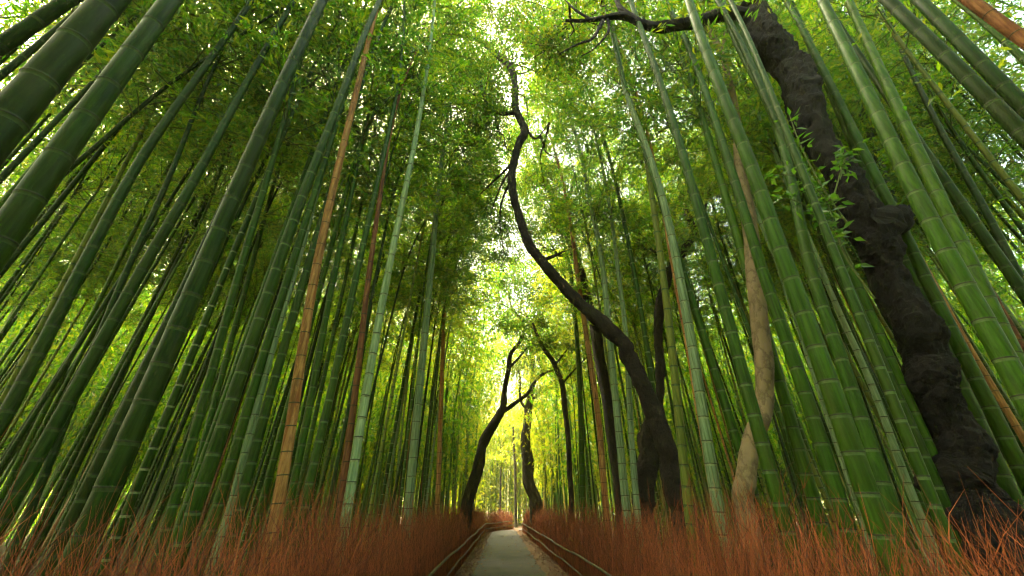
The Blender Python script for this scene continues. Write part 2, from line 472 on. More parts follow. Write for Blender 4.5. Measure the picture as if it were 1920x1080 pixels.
def make_crown(seed, nb=62, per=84):
    g = np.random.default_rng(seed)
    lv, tw = MB(), MB()
    for k in range(nb):
        t = .47 + .53*(k+g.random())/nb
        z = t*CROWN_H
        az = g.uniform(0, 2*math.pi); Lb = (.7 + 1.25*math.sin(math.pi*min(1, (t-.42)/.58)**.8))*g.uniform(.7, 1.25)
        up = g.uniform(.45, 1.0)
        d = np.array((math.cos(az), math.sin(az), up)); d /= np.linalg.norm(d)
        b = np.array((ARCH*arch(np.array(t)), 0, z))
        s = np.linspace(0, 1, 5)[:, None]
        P = b + d*Lb*s + np.array((0, 0, -.38))*Lb*s**2
        tube(tw, P, .009*(1-.8*s[:, 0]) + .0015, 3)
        for q in range(int(g.uniform(4.5, 9.5))):            # sprays of leaves on side twigs
            u = g.uniform(.25, 1.0); c = b + d*Lb*u + np.array((0, 0, -.38))*Lb*u*u
            e = unit(d + g.normal(0, .7, 3)); Ls = g.uniform(.2, .5)
            s2 = np.linspace(0, 1, 3)[:, None]; Q = c + e*Ls*s2 + np.array((0, 0, -.16))*s2**2
            tube(tw, Q, .004*(1-.7*s2[:, 0]), 3)
            m = int(g.uniform(8, 15)); w = g.uniform(.25, 1.1, m)[:, None]
            C2 = c + e*Ls*w + np.array((0, 0, -.16))*w**2 + g.normal(0, .045, (m, 3))
            leaves(lv, C2, e*.8 + g.normal(0, .5, (m, 3)) + np.array((0, 0, -.4)), g.uniform(.10, .18, m), g.uniform(.026, .040, m), g=g)
    cm = mesh_from('crown', np.concatenate(lv.v), np.concatenate(lv.f), np.concatenate(lv.mi), [M['leaf']], False)
    tm = mesh_from('branches', np.concatenate(tw.v), np.concatenate(tw.f), np.concatenate(tw.mi), [M['twig']], True)
    return cm, tm


CROWNS = [make_crown(100+i) for i in range(8)]
GLOW_CROWNS = []
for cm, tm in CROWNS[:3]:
    g2 = cm.copy(); g2.materials.clear(); g2.materials.append(M['leafglow']); GLOW_CROWNS.append((g2, tm))  # same crowns, with the sun glow in their leaf colour


def culm_mesh(C, H, rad, sides, mats, seed, close=True):
    """C(z) centre line array function, ringed at the nodes"""
    g = np.random.default_rng(seed)
    z = -.1; zs = []; mul = []; mi = []
    zn = g.uniform(.02, .2)
    first = True
    while zn < H:
        sp = min(.42, .17 + .038*zn)*g.uniform(.9, 1.1)*(rad/.055)**.45
        if first: zs += [-.1]; mul += [1.0]; first = False
        e = min(.2, .028)
        a = [zn-.030, zn-.006, zn-.001, zn+.005, zn+.013] if close else [zn-.04, zn, zn+.012]
        zs += a
        mul += [1.0, 1.025, 1.075, 1.0, 1.035] if close else [1.0, 1.05, 1.0]
        mi += [0, 2, 1, 1, 0] if close else [0, 2, 1]
        zn += sp
    zs.append(H); mul.append(1.0); mi.append(0)
    zs = np.array(zs); mul = np.array(mul); mi = np.array(mi)
    t = np.clip(zs/H, 0, 1)
    R = rad*(1 - .12*t - .80*t**2.3) * mul
    R = np.maximum(R, .006)
    P = C(zs)
    mb = MB(); tube(mb, P, R, sides, mi)
    return mesh_from('culm', np.concatenate(mb.v), np.concatenate(mb.f), np.concatenate(mb.mi), mats, True)


CULMS = []          # records for the labels
bloomy = {'pale': 'bloom', 'green': 'bloomdark', 'bright': 'bloomdark', 'deep': 'bloomdeep', 'olive': 'bloomdark', 'tan': 'tan', 'brown': 'brown'}


def add_bamboo(base, dirv, offs, H, rad, colour, azim, sides, seed, crown=True, label=None, gold=False, archs=ARCH, bloom=None):
    """base on the ground, dirv per metre of height, offs = (heights, xy offsets) or None"""
    dx, dy = dirv
    ca, sa = math.cos(azim), math.sin(azim)
    sc = H/CROWN_H

    def C(z):
        t = z/H
        x = dx*z + archs*sc*arch(t)*ca; yy = dy*z + archs*sc*arch(t)*sa
        if offs is not None:
            x = x + np.interp(z, offs[0], offs[1])
        return np.stack([x, yy, z], -1)
    root = empty('bamboo', base)
    bl = bloom or bloomy[colour]
    if colour in ('green', 'bright') and random.random() < .18: bl = 'bloom'
    me = culm_mesh(C, H, rad, sides, [M[colour], M['node'], M[bl]], seed, sides > 9)
    link('culm', me, root)
    if crown and colour not in ('tan', 'brown'):
        cm, tm = (GLOW_CROWNS[seed % 3] if gold else CROWNS[seed % 8])
        cb = link('crown', cm, root); tb = link('branches', tm, root)
        shear = Matrix(((1, 0, dx, 0), (0, 1, dy, 0), (0, 0, 1, 0), (0, 0, 0, 1)))
        # lean + turn: built from rotation so that leaves keep their shape
        q = Vector((dx, dy, 1)).to_track_quat('Z', 'Y').to_matrix()
        xax = Vector((ca, sa, 0)); xax = (xax - Vector((dx, dy, 1)).normalized()*xax.dot(Vector((dx, dy, 1)).normalized())).normalized()
        zax = Vector((dx, dy, 1)).normalized(); yax = zax.cross(xax)
        R = Matrix((xax, yax, zax)).transposed()
        k = math.sqrt(1+dx*dx+dy*dy); wide = 1.22 if abs(base[0]) < 5 else 1.05
        mat = R.to_4x4() @ Matrix.Diagonal((sc**.5*wide, sc**.5*wide, sc*k, 1))
        o0 = 0.0 if offs is None else float(np.interp(H*.7, offs[0], offs[1]))
        mat = Matrix.Translation((o0, 0, 0)) @ mat
        cb.matrix_local = mat; tb.matrix_local = mat
    CULMS.append(dict(o=root, base=np.array(base), rad=rad, col=colour, label=label, dir=dirv, H=H))
    return root


def project(p):
    x, y, z = p[0], p[1], p[2]-CAMH
    dep = y*CP + z*SP; up = -y*SP + z*CP
    return 960 + F*x/dep, 540 - F*up/dep, dep


# culms traced from the photograph: pixel points low to high, width px at a point, diameter, colour, label
TR = []


def T(pts, w, wp, D, colour, label, side=None): TR.append((pts, w, wp, D, colour, label))


T([(0, 235), (200, 0)], 80, (100, 118), .14, 'deep', 'very thick dark bamboo cutting across the upper left corner')
T([(0, 80), (118, 0)], 38, (60, 40), .11, 'deep', 'near black bamboo across the extreme top left corner')
T([(0, 142), (172, 0)], 18, (90, 68), .08, 'deep', 'thin dark bamboo just under the near black one in the top corner')
T([(0, 470), (165, 232), (335, 0)], 56, (165, 232), .14, 'deep', 'thick dark bamboo beside the thickest one at upper left')
T([(0, 792), (20, 753), (80, 633), (127, 533), (255, 285), (440, 25)], 27, (127, 533), .11, 'deep', 'dark bamboo rising from the left edge to a twin at the top')
T([(67, 847), (127, 740), (180, 643), (233, 533), (345, 350), (435, 170), (530, 0)], 26, (180, 643), .11, 'deep', 'dark bamboo between the left edge culm and the thick dark leaning one')
T([(200, 837), (260, 710), (320, 593), (390, 440)], 22, (260, 710), .10, 'deep', 'dark bamboo just left of the broadest lower left culm')
T([(180, 975), (260, 813), (330, 643), (378, 540), (450, 370), (525, 200), (622, 0)], 42, (300, 715), .14, 'deep', 'broadest dark green bamboo of the lower left, ringed by fine dark nodes')
T([(368, 963), (400, 852), (446, 731), (483, 625), (516, 523), (575, 360), (640, 200), (712, 0)], 26, (446, 731), .125, 'green', 'thick green bamboo with dark nodes left of the pale waxy pair')
T([(405, 963), (451, 815), (497, 653), (539, 523), (600, 330)], 18, (480, 720), .11, 'green', 'green bamboo with white node rings touching a pale waxy culm')
T([(428, 977), (470, 800), (497, 694), (525, 593), (560, 480)], 15, (480, 760), .10, 'pale', 'pale waxy bamboo left of the tall orange culm')
T([(451, 944), (488, 778), (525, 662), (562, 523), (620, 330)], 18, (505, 720), .11, 'green', 'dark green bamboo between the pale waxy culm and the orange one')
T([(527, 940), (548, 796), (571, 634), (592, 509), (640, 300), (685, 120)], 20, (560, 710), .11, 'tan', 'tall dead orange bamboo, thicker of the two dry culms on the left')
T([(636, 963), (655, 815), (671, 685), (687, 528), (715, 330)], 13, (662, 750), .09, 'brown', 'thin dead red brown bamboo close against a pale waxy culm')
T([(647, 990), (665, 847), (686, 722), (705, 620), (726, 500), (770, 290)], 17, (675, 780), .11, 'pale', 'pale grey waxy bamboo right beside the thin red brown one')
T([(763, 990), (770, 917), (781, 801), (793, 676), (809, 523), (820, 400)], 15, (785, 760), .11, 'pale', 'pale waxy bamboo standing alone amid green culms left of the path')
T([(590, 852), (627, 699), (664, 514), (705, 330)], 15, (627, 699), .10, 'green', 'dark green bamboo midway between the orange and red brown culms')
T([(548, 917), (581, 759), (618, 546), (650, 400)], 14, (581, 759), .10, 'green', 'green bamboo immediately right of the tall dead orange culm')
T([(368, 815), (414, 662), (451, 523), (500, 370)], 17, (414, 662), .10, 'green', 'mid green bamboo close left of the thick dark noded culm')
T([(340, 722), (372, 648), (419, 528), (480, 390)], 15, (372, 648), .09, 'green', 'slender green bamboo just right of the broadest lower left culm')
T([(175, 265), (300, 150), (400, 75)], 11, (300, 150), .07, 'deep', 'thin strongly leaning bamboo crossing behind the upper left culms')
T([(230, 540), (330, 330), (455, 0)], 12, (330, 330), .075, 'deep', 'slender dark twin just right of the left edge culm')
T([(820, 963), (823, 880), (826, 800)], 9, (823, 880), .09, 'tan', 'dead orange bamboo stub left of the leaning tree by the path')
# right of the path
T([(1175, 975), (1163, 840), (1148, 696), (1129, 494), (1105, 375), (1085, 165)], 14, (1155, 760), .11, 'pale', 'pale waxy bamboo right beside the slim dark trunk right of the path')
T([(1189, 890), (1182, 768), (1177, 624), (1160, 494), (1138, 300)], 11, (1180, 700), .10, 'pale', 'slimmer pale bamboo behind the curved dark trunk')
T([(1136, 975), (1124, 792), (1105, 672), (1083, 528)], 11, (1118, 760), .095, 'tan', 'dead tan bamboo with bold dark rings right of the path')
T([(1093, 937), (1088, 720), (1074, 504), (1060, 400)], 10, (1088, 720), .10, 'bright', 'straight bright green bamboo left of the ringed tan culm')
T([(1288, 942), (1278, 840), (1259, 658), (1240, 504), (1213, 320), (1190, 150)], 16, (1265, 720), .11, 'olive', 'olive bamboo rising just right of the curved dark trunk')
T([(1220, 720), (1211, 639), (1187, 504), (1145, 300), (1115, 125)], 10, (1200, 570), .125, 'green', 'slim green bamboo passing behind the curved dark trunk')
T([(1330, 900), (1307, 768), (1288, 648), (1264, 528)], 10, (1298, 700), .085, 'tan', 'thin dead orange bamboo against the whitish waxy one')
T([(1350, 990), (1336, 913), (1317, 768), (1297, 648), (1268, 490), (1250, 400), (1220, 300), (1170, 175)], 20, (1310, 720), .12, 'pale', 'whitish waxy bamboo right of the thin orange one')
T([(1465, 955), (1449, 913), (1423, 807), (1396, 711), (1367, 605), (1341, 504), (1280, 280), (1230, 125), (1185, 0)], 25, (1400, 720), .13, 'green', 'green bamboo with white rings crossing in front of the smooth tan trunk')
T([(1640, 990), (1627, 942), (1584, 817), (1545, 711), (1512, 605), (1468, 518), (1420, 360), (1375, 250), (1330, 145), (1280, 0)], 38, (1545, 711), .15, 'green', 'broadest bright green bamboo right of the smooth tan trunk')
T([(1579, 961), (1555, 865), (1521, 749), (1483, 658), (1439, 528), (1380, 330)], 27, (1510, 720), .14, 'green', 'green bamboo between the tan trunk and the broadest bright culm')
T([(1661, 913), (1632, 807), (1598, 711), (1560, 605), (1526, 509), (1480, 260), (1445, 165), (1385, 65)], 29, (1598, 711), .13, 'green', 'green bamboo just right of the broadest bright green culm')
T([(1675, 749), (1646, 692), (1612, 610), (1564, 509), (1500, 360)], 24, (1612, 610), .12, 'green', 'green bamboo second from the big trunk on its path side')
T([(1675, 687), (1637, 595), (1598, 504), (1540, 380)], 24, (1637, 595), .12, 'bright', 'green bamboo tight against the path side of the big trunk')
T([(1382, 836), (1358, 764), (1329, 668), (1300, 586), (1255, 440)], 16, (1340, 710), .11, 'green', 'green bamboo standing just left of the smooth tan trunk')
T([(1502, 865), (1473, 768), (1444, 663), (1400, 520)], 23, (1473, 768), .145, 'bright', 'bright green bamboo immediately right of the smooth tan trunk')
T([(1608, 942), (1579, 855), (1560, 797), (1530, 700)], 11, (1579, 855), .085, 'pale', 'thin pale bamboo along the foot of the broadest bright culm')
T([(1699, 913), (1665, 826), (1637, 730), (1569, 600)], 14, (1655, 790), .095, 'pale', 'thin pale bamboo nearest the foot of the big dark trunk')
T([(1700, 500), (1660, 360), (1620, 250), (1560, 110), (1500, 0)], 19, (1620, 250), .17, 'deep', 'dark bamboo rising from behind the knot of the big trunk')
T([(1900, 690), (1845, 605), (1810, 530), (1755, 440), (1690, 300), (1625, 165), (1545, 0)], 38, (1720, 360), .14, 'green', 'thick green bamboo right of the big trunk and its knot')
T([(1920, 245), (1855, 175), (1780, 95), (1675, 0)], 36, (1800, 120), .13, 'deep', 'thick dark bamboo slanting across the upper right, lower of a pair')
T([(1920, 195), (1820, 90), (1730, 0)], 35, (1820, 90), .13, 'deep', 'thick dark bamboo slanting across the upper right, upper of a pair')
T([(1920, 42), (1850, -10)], 36, (1890, 20), .13, 'brown', 'thick red brown bamboo in the extreme top right corner')
T([(1920, 525), (1855, 430), (1760, 290), (1670, 155), (1600, 50)], 22, (1760, 290), .11, 'deep', 'dark bamboo slanting right of the thick green one by the knot')
T([(1910, 500), (1845, 370), (1780, 260), (1715, 125), (1675, 25)], 16, (1780, 260), .095, 'deep', 'slender dark bamboo crossing the slanting one at upper right')
T([(1865, 530), (1760, 350), (1695, 220)], 11, (1780, 380), .08, 'brown', 'thin brown dead bamboo at the upper right of the big trunk')
T([(1920, 810), (1855, 705), (1775, 560), (1720, 450)], 14, (1855, 705), .09, 'tan', 'dead orange bamboo slanting right of the big trunk')
T([(1860, 850), (1820, 760), (1780, 665), (1725, 540), (1665, 400)], 34, (1780, 665), .168, 'green', 'green bamboo touching the outer side of the big trunk')
T([(1920, 880), (1880, 790), (1820, 675), (1755, 540), (1690, 400)], 30, (1820, 675), .13, 'green', 'green bamboo second out from the big trunk towards the right edge')
T([(1920, 700), (1880, 600), (1830, 500)], 40, (1880, 610), .15, 'bright', 'mossy broad green bamboo at the right edge')
T([(1445, 165), (1415, 90), (1380, 0)], 13, (1415, 90), .08, 'green', 'slim green bamboo passing the bend of the big trunk')

for i, (pts, w, wp, D, colour, label) in enumerate(TR):
    P = sorted(pts, key=lambda p: -p[1])
    t = (P[-1][0]-P[0][0], -(P[-1][1]-P[0][1]))
    d = D/(w*mpp(wp[0], wp[1], 1.0, t))
    lat_fence = None
    for it in range(40):                               # keep the foot behind the fence
        Q = np.array([at(p[0], p[1], d) for p in P])
        m = np.polyfit(Q[:, 2], Q[:, 0], 1) if len(Q) > 1 else (0, Q[0, 0])
        bx = m[1]
        if (bx < 0 and bx > FL-.55+PX*d) or (bx >= 0 and bx < FR+.58+PX*d):
            d *= 1.04; D *= 1.04
        else: break
    slope = float(np.clip(m[0], -.30, .30))
    H = 17 + 2.5*random.random() if D > .09 else 14.5 + random.random()*2.5
    zz = Q[:, 2]; off = Q[:, 0] - (bx + slope*zz)
    # deviations from the straight line, fading out above
    zs = np.concatenate([[-.2], [min(.0, zz[0]-.01)], zz, [zz[-1]+3, H]])
    os_ = np.concatenate([[off[0]*.3], [off[0]*.6], off, [off[-1], off[-1]]])
    order = np.argsort(zs); zs = zs[order]; os_ = os_[order]
    zf = np.linspace(-.2, H, 60); of = np.interp(zf, zs, os_)
    for _ in range(6): of[1:-1] = (of[:-2]+of[1:-1]+of[2:])/3
    near = d < 5
    dist = math.hypot(bx, d)
    add_bamboo((bx, d, 0), (slope, random.uniform(-.02, .02)), (zf, of), H, D/2/ .97, colour, random.gauss(0 if bx < 0 else math.pi, .9),
               18 if dist < 7 else 12, i, crown=dist > 6.5 and not (bx > 2 and d < 5.2), label=label)

# filling culms of the grove: none where the photograph has a clear view of a trunk or of a notable culm
KEEP = [([(1832, 985), (1775, 800), (1720, 640), (1634, 440), (1530, 250), (1452, 80)], 60, 4.3),
        ([(1403, 985), (1408, 830), (1432, 770), (1425, 610), (1398, 380), (1385, 280)], 18, 5.3),
        ([(1292, 985), (1233, 795), (1143, 616), (1025, 505), (968, 390), (960, 330), (982, 240), (952, 120)], 16, 8.3),
        ([(1166, 985), (1140, 760), (1112, 600), (1076, 470), (1020, 330)], 8, 14),
        ([(1206, 985), (1218, 800), (1236, 700), (1240, 560), (1300, 440)], 12, 11),
        ([(866, 985), (905, 840), (940, 772), (985, 612)], 10, 20), ([(1006, 985), (986, 840), (1000, 650)], 10, 27)]
for c_, t_ in zip(CULMS, TR):
    if t_[4] in ('tan', 'pale', 'brown'): KEEP.append((t_[0], t_[1]/2, c_['base'][1]))


def blocks(la, dd):
    lean = -.004*la
    for pts, hw, kd in KEEP:
        if dd > kd + .2: continue
        pts = sorted(pts, key=lambda p: p[1])
        xs = np.array([p[0] for p in pts]); ys = np.array([p[1] for p in pts])
        for z in np.concatenate([np.arange(.6, 6, .3), np.arange(6, 13, .6)]):
            x, y, dep = project((la+lean*z, dd, z))
            if ys[0] < y < ys[-1] and abs(np.interp(y, ys, xs) - x) < hw + 60/dd: return True
    return False


pos = [c['base'][:2] for c in CULMS]
cand = []
g = np.random.default_rng(77)
tries = 0
XY = list(pos)
fill = []
while tries < 80000 and len(fill) < 2300:
    tries += 1
    dd = g.uniform(1.5, 62) ** 1.0
    la = g.uniform(-34, 34)
    ax = la - PX*dd
    if dd < 41 and (FL-.65 < ax < FR+.75): continue
    if 41 <= dd < 47 and -2.6 < ax < 9: continue
    if 42 <= dd < 55 and -10 < ax < 10: continue
    r = math.hypot(la, dd)
    if r < 6.2 or abs(la) > 1.35*dd+3: continue
    ms = .28 if r < 18 else .42
    if dd < 34 and abs(la) < 6: ms = .33
    A = np.array(XY)
    if np.min((A[:, 0]-la)**2 + (A[:, 1]-dd)**2) < ms*ms: continue
    if dd > .6 and blocks(la, dd): continue
    XY.append(np.array((la, dd))); fill.append((r, la, dd))
fill.sort()
N_THINGS = 300 - len(CULMS)
cols_l = ['deep']*3 + ['green']*6 + ['bright']*2 + ['olive'] + ['pale']
cols_r = ['green']*7 + ['bright']*4 + ['olive']*2 + ['pale'] + ['deep']
for i, (r, la, dd) in enumerate(fill[:N_THINGS]):
    colour = random.choice(cols_l if la < 0 else cols_r)
    u = random.random()
    if u < .035 and r > 10: colour = 'tan'
    elif u < .06 and r > 10: colour = 'brown'
    D = random.choice([.05, .06, .07, .075, .085, .095, .105])
    H = random.uniform(14, 19) if D > .065 else random.uniform(12, 16)
    lean = random.gauss(0, .030) + (-.004*la)*.9
    add_bamboo((la, dd, 0), (max(-.14, min(.14, lean)), random.gauss(0, .03)), None, H, D/2, colour, random.gauss(0 if la < 0 else math.pi, 1.0 if abs(la) < 7 else 2.5),
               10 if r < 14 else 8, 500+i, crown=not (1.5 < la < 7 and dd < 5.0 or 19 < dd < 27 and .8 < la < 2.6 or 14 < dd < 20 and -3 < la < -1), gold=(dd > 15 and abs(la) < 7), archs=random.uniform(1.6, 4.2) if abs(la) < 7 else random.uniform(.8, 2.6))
print('culm things', len(CULMS), 'thicket', len(fill)-N_THINGS)

# the rest of the grove as one mass, on all sides of the path, behind the viewer too
mb = MB(); g = np.random.default_rng(9)
rest = fill[N_THINGS:]
for k in range(420):
    la, dd = g.uniform(-16, 16), g.uniform(-20, 2.0)
    if FL-.9 < la < FR+1.0 or (dd > -1 and abs(la) < 7.5): continue
    rest.append((math.hypot(la, dd), la, dd))
for k in range(110):                                    # to both sides, feet outside the picture
    la, dd = g.choice([-1, 1])*g.uniform(7.5, 22), g.uniform(0, 11)
    if abs(la) < 1.35*dd+3: continue
    rest.append((math.hypot(la, dd), la, dd))
for k in range(40):                                     # arching over the path behind the viewer
    la, dd = g.choice([-2.3, 3.1])+g.normal(0, .25), g.uniform(-12, 0)
    rest.append((math.hypot(la, dd), la, dd))
for k in range(120):                                    # beyond the bend of the path
    la, dd = g.uniform(-13, 13), g.uniform(56, 66)
    rest.append((math.hypot(la, dd), la, dd))
for i, (r, la, dd) in enumerate(rest):
    H = g.uniform(11, 17); rad = g.choice([.04, .045, .05, .055])
    lx, ly = g.normal(0, .03) - .002*la, g.normal(0, .03)
    z = np.linspace(-.1, H, 9); t = np.clip(z/H, 0, 1); az = g.normal(0 if la < 0 else math.pi, .9 if abs(la) < 7 else 2.5); A = g.uniform(2, 4.2) if abs(la) < 7 else g.uniform(.8, 2.6)
    P = np.stack([la + lx*z + A*arch(t)*math.cos(az), dd + ly*z + A*arch(t)*math.sin(az), z], -1)
    tube(mb, P, np.maximum(rad*(1-.12*t-.8*t**2.3), .007), 6, 0)
    m = int(g.uniform(60, 95))
    u = (.12 if abs(la) < 12 and dd > 44 else (.36 if dd < 5 else .24)); u = u + (1-u)*g.random(m)**.9
    c = np.stack([np.interp(u*H, z, P[:, k]) for k in range(3)], -1)
    rr = (.35+1.4*np.sin(math.pi*np.clip((u-.30)/.70, 0, 1)**.8))
    c = c + g.normal(0, .55, (m, 3))*rr[:, None]*np.array((1, 1, .7))
    c = np.repeat(c, 8, 0); m = len(c); c = c + g.normal(0, .15, (m, 3))
    dl = g.normal(0, .7, (m, 3)) + np.array((0, 0, -.35))
    gold = abs(la) < 12 and dd > 24  # far central leaves get the painted yellow glow
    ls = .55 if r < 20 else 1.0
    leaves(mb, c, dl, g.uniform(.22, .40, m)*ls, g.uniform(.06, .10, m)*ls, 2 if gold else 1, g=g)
fm, nt, N, L = new_mat('far culms')
ge = node(nt, 'ShaderNodeNewGeometry')
rc = ramp(nt, [(.0, (.03, .085, .012)), (.35, (.06, .15, .018)), (.65, (.10, .22, .025)), (.82, (.15, .18, .03)), (.9, (.20, .28, .15)), (1.0, (.36, .17, .05))])
L.new(ge.outputs['Random Per Island'], rc.inputs[0])
tc = node(nt, 'ShaderNodeTexCoord'); sx = node(nt, 'ShaderNodeSeparateXYZ'); L.new(tc.outputs['Object'], sx.inputs[0])
ml = node(nt, 'ShaderNodeMath', operation='MULTIPLY_ADD'); ml.inputs[1].default_value = 3.1; L.new(sx.outputs[2], ml.inputs[0])
m10 = node(nt, 'ShaderNodeMath', operation='MULTIPLY'); m10.inputs[1].default_value = 53; L.new(ge.outputs['Random Per Island'], m10.inputs[0])
L.new(m10.outputs[0], ml.inputs[2])
fr = node(nt, 'ShaderNodeMath', operation='FRACT'); L.new(ml.outputs[0], fr.inputs[0])
rl = ramp(nt, [(.0, (1, 1, 1)), (.90, (1, 1, 1)), (.92, (1.7, 1.7, 1.7)), (.97, (.4, .4, .4))], 'CONSTANT'); L.new(fr.outputs[0], rl.inputs[0])
mu = node(nt, 'ShaderNodeMix', data_type='RGBA', blend_type='MULTIPLY'); mu.inputs[0].default_value = 1
L.new(rc.outputs[0], mu.inputs[6]); L.new(rl.outputs[0], mu.inputs[7])
pb = node(nt, 'ShaderNodeBsdfPrincipled'); pb.inputs['Roughness'].default_value = .5; L.new(mu.outputs[2], pb.inputs['Base Color'])
oo = node(nt, 'ShaderNodeOutputMaterial'); L.new(pb.outputs[0], oo.inputs[0])
tag(mb.build('bamboo_thicket', [fm, M['leaf'], M['leafglow']], smooth=False),
    'dense mass of distant bamboo culms and leaves deep in the grove', 'bamboo thicket', kind='stuff')

# leafy edge of the wood far behind the culms
mb = MB(); g = np.random.default_rng(21)
n = 120000
th = g.uniform(-1.25, 1.25, n); r = g.uniform(40, 66, n)
x = np.sin(th)*r; yv = np.cos(th)*r
hgt = 5 + 3.5*np.sin(th*9) + 3*np.sin(th*23+1) + 4
z = g.random(n)**1.25*hgt
c = np.stack([x, yv, z], -1)
clump = np.stack([np.sin(th*31)*.8, np.cos(th*27)*.8, np.sin(th*47)*1.0], -1)
ok = ~((yv > 38) & (yv < 50) & (x > -3.5) & (x < 9))
c = (c + clump + g.normal(0, .3, (n, 3)))[ok]; c[:, 2] = np.maximum(c[:, 2], .05)
n = len(c)
gold = (np.abs(c[:, 0]) < 9).astype(int)  # glow-tinted leaves behind the path's end, plain ones elsewhere
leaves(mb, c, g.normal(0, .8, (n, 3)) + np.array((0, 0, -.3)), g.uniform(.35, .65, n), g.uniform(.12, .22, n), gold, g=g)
tag(mb.build('far_undergrowth', [M['leaf'], M['leafglow']], smooth=False),
    'bright leafy undergrowth closing the grove behind the culms', 'undergrowth', kind='stuff')


# ------------------------------------------------------------------ broadleaf trees
def limb(mb, pts, d, sides=10, rough=.12, seed=0, n=None, foot=False, bumpy=0.0):
    """pts = (x px, y px, width px[, distance]); real position and thickness from the distance"""
    rows = []
    for i, p in enumerate(pts):
        dd = p[3] if len(p) > 3 else d
        q = pts[min(i+1, len(pts)-1)]; o = pts[max(i-1, 0)]
        t = (q[0]-o[0], -(q[1]-o[1]))
        rows.append((*at(p[0], p[1], dd), p[2]/2*mpp(p[0], p[1], dd, t)))
    rows = np.array(rows)
    if foot:
        b = rows[0].copy(); e = rows[1]
        k = (b[2]+.15)/max(.4, (e[2]-b[2]))
        b[0] -= (e[0]-b[0])*min(k, .6); b[2] = -.15; b[3] *= 1.25
        rows = np.vstack([b, rows])
    n = n or len(rows)*7
    S = spline(rows, n)
    g = np.random.default_rng(seed)
    q = np.arange(n)
    for k in range(4):
        wv = np.sin(q[:, None]*g.uniform(.12, .5, 3) + g.uniform(0, 6, 3))
        S[:, :3] += wv*S[:, 3:4]*min(.10, rough)*.9
    S[:, 3] *= 1 + min(.1, rough)*(.45*np.sin(q*.37+seed) + .35*np.sin(q*.83+1))
    if bumpy:                                          # finer mesh for real relief
        S = spline(S, n*3); tube(mb, S[:, :3], np.maximum(S[:, 3], .004), sides*2, 0, 0, bumpy=bumpy)
    else: tube(mb, S[:, :3], np.maximum(S[:, 3], .004), sides, 0, rough, seed=seed)
    return S


def clump_leaves(mb, tw, x, y, rp, n, d, spread=.9, size=(.07, .13), g=rng, mi=0, flat=.75):
    c0 = at(x, y, d); R = rp*mpp(x, y, d)
    n = int(n*3.0); k = max(4, int(n/44))
    cc = c0 + g.normal(0, .5, (k, 3))*R*np.array((1, spread, flat))
    per = int(n/k)
    for q in cc:                                       # small sprays on their own twig
        s = np.linspace(0, 1, 4)[:, None]
        a = c0 + (q-c0)*.25
        e = q + g.normal(0, .1, 3)*R
        tube(tw, a + (e-a)*s + np.array((0, 0, .12))*R*s*(1-s), .010*(1-.8*s[:, 0])+.002, 3)
        C = q + g.normal(0, .15, (per, 3))*R*np.array((1, 1, .7))
        leaves(mb, C, g.normal(0, .8, (per, 3)) + np.array((0, 0, -.2)), g.uniform(*size, per), g.uniform(.5, .68, per)*np.mean(size), mi, g=g)


def tree(label, trunk, d, branches=(), clumps=(), bark='bark_dark', leafm='treeleaf', size=(.07, .13), sides=12, rough=.10, seed=1, name='tree', bumpy=0.0):
    b0 = at(trunk[0][0], 955, d)
    base = np.array((b0[0], d, 0.0))
    root = empty(name, base, label, 'tree')
    def shift(m):
        m.v = [v - base.astype(np.float32) for v in m.v]; return m
    mb = MB(); ST = limb(mb, trunk, d, sides, rough, seed, foot=True, n=len(trunk)*9, bumpy=bumpy)
    shift(mb).build('trunk', [M[bark]], root)
    ALL = [ST[len(ST)//3:, :3]]
    for k, br in enumerate(branches):
        m = MB(); SB = limb(m, br, d, 8, rough, seed+k+1)
        ALL.append(SB[:, :3]); shift(m).build('branch', [M[bark]], root)
    if clumps:
        lv, tw = MB(), MB(); g = np.random.default_rng(seed+50)
        ALL = np.concatenate(ALL)
        for c in clumps:
            c0 = at(c[0], c[1], c[4] if len(c) > 4 else d)      # a thin limb carries every mass of leaves
            p0 = ALL[np.argmin(np.linalg.norm(ALL - (c0 - np.array((0, 0, .8))), axis=1))]
            Lc = np.linalg.norm(c0-p0)
            mid = (p0+c0)/2 + g.normal(0, .12, 3)*Lc
            Q = spline(np.array([p0, .6*p0+.4*mid+g.normal(0, .05, 3)*Lc, mid, c0]), 14)
            tube(tw, Q, np.linspace(.018+.006*Lc, .008, 14), 5)
            clump_leaves(lv, tw, c[0], c[1], c[2], c[3], c[4] if len(c) > 4 else d, size=size, g=g)
        shift(lv).build('crown', [M[leafm]], root, False)
        shift(tw).build('twigs', [M[bark]], root)['kind'] = 'stuff'
    return root, base


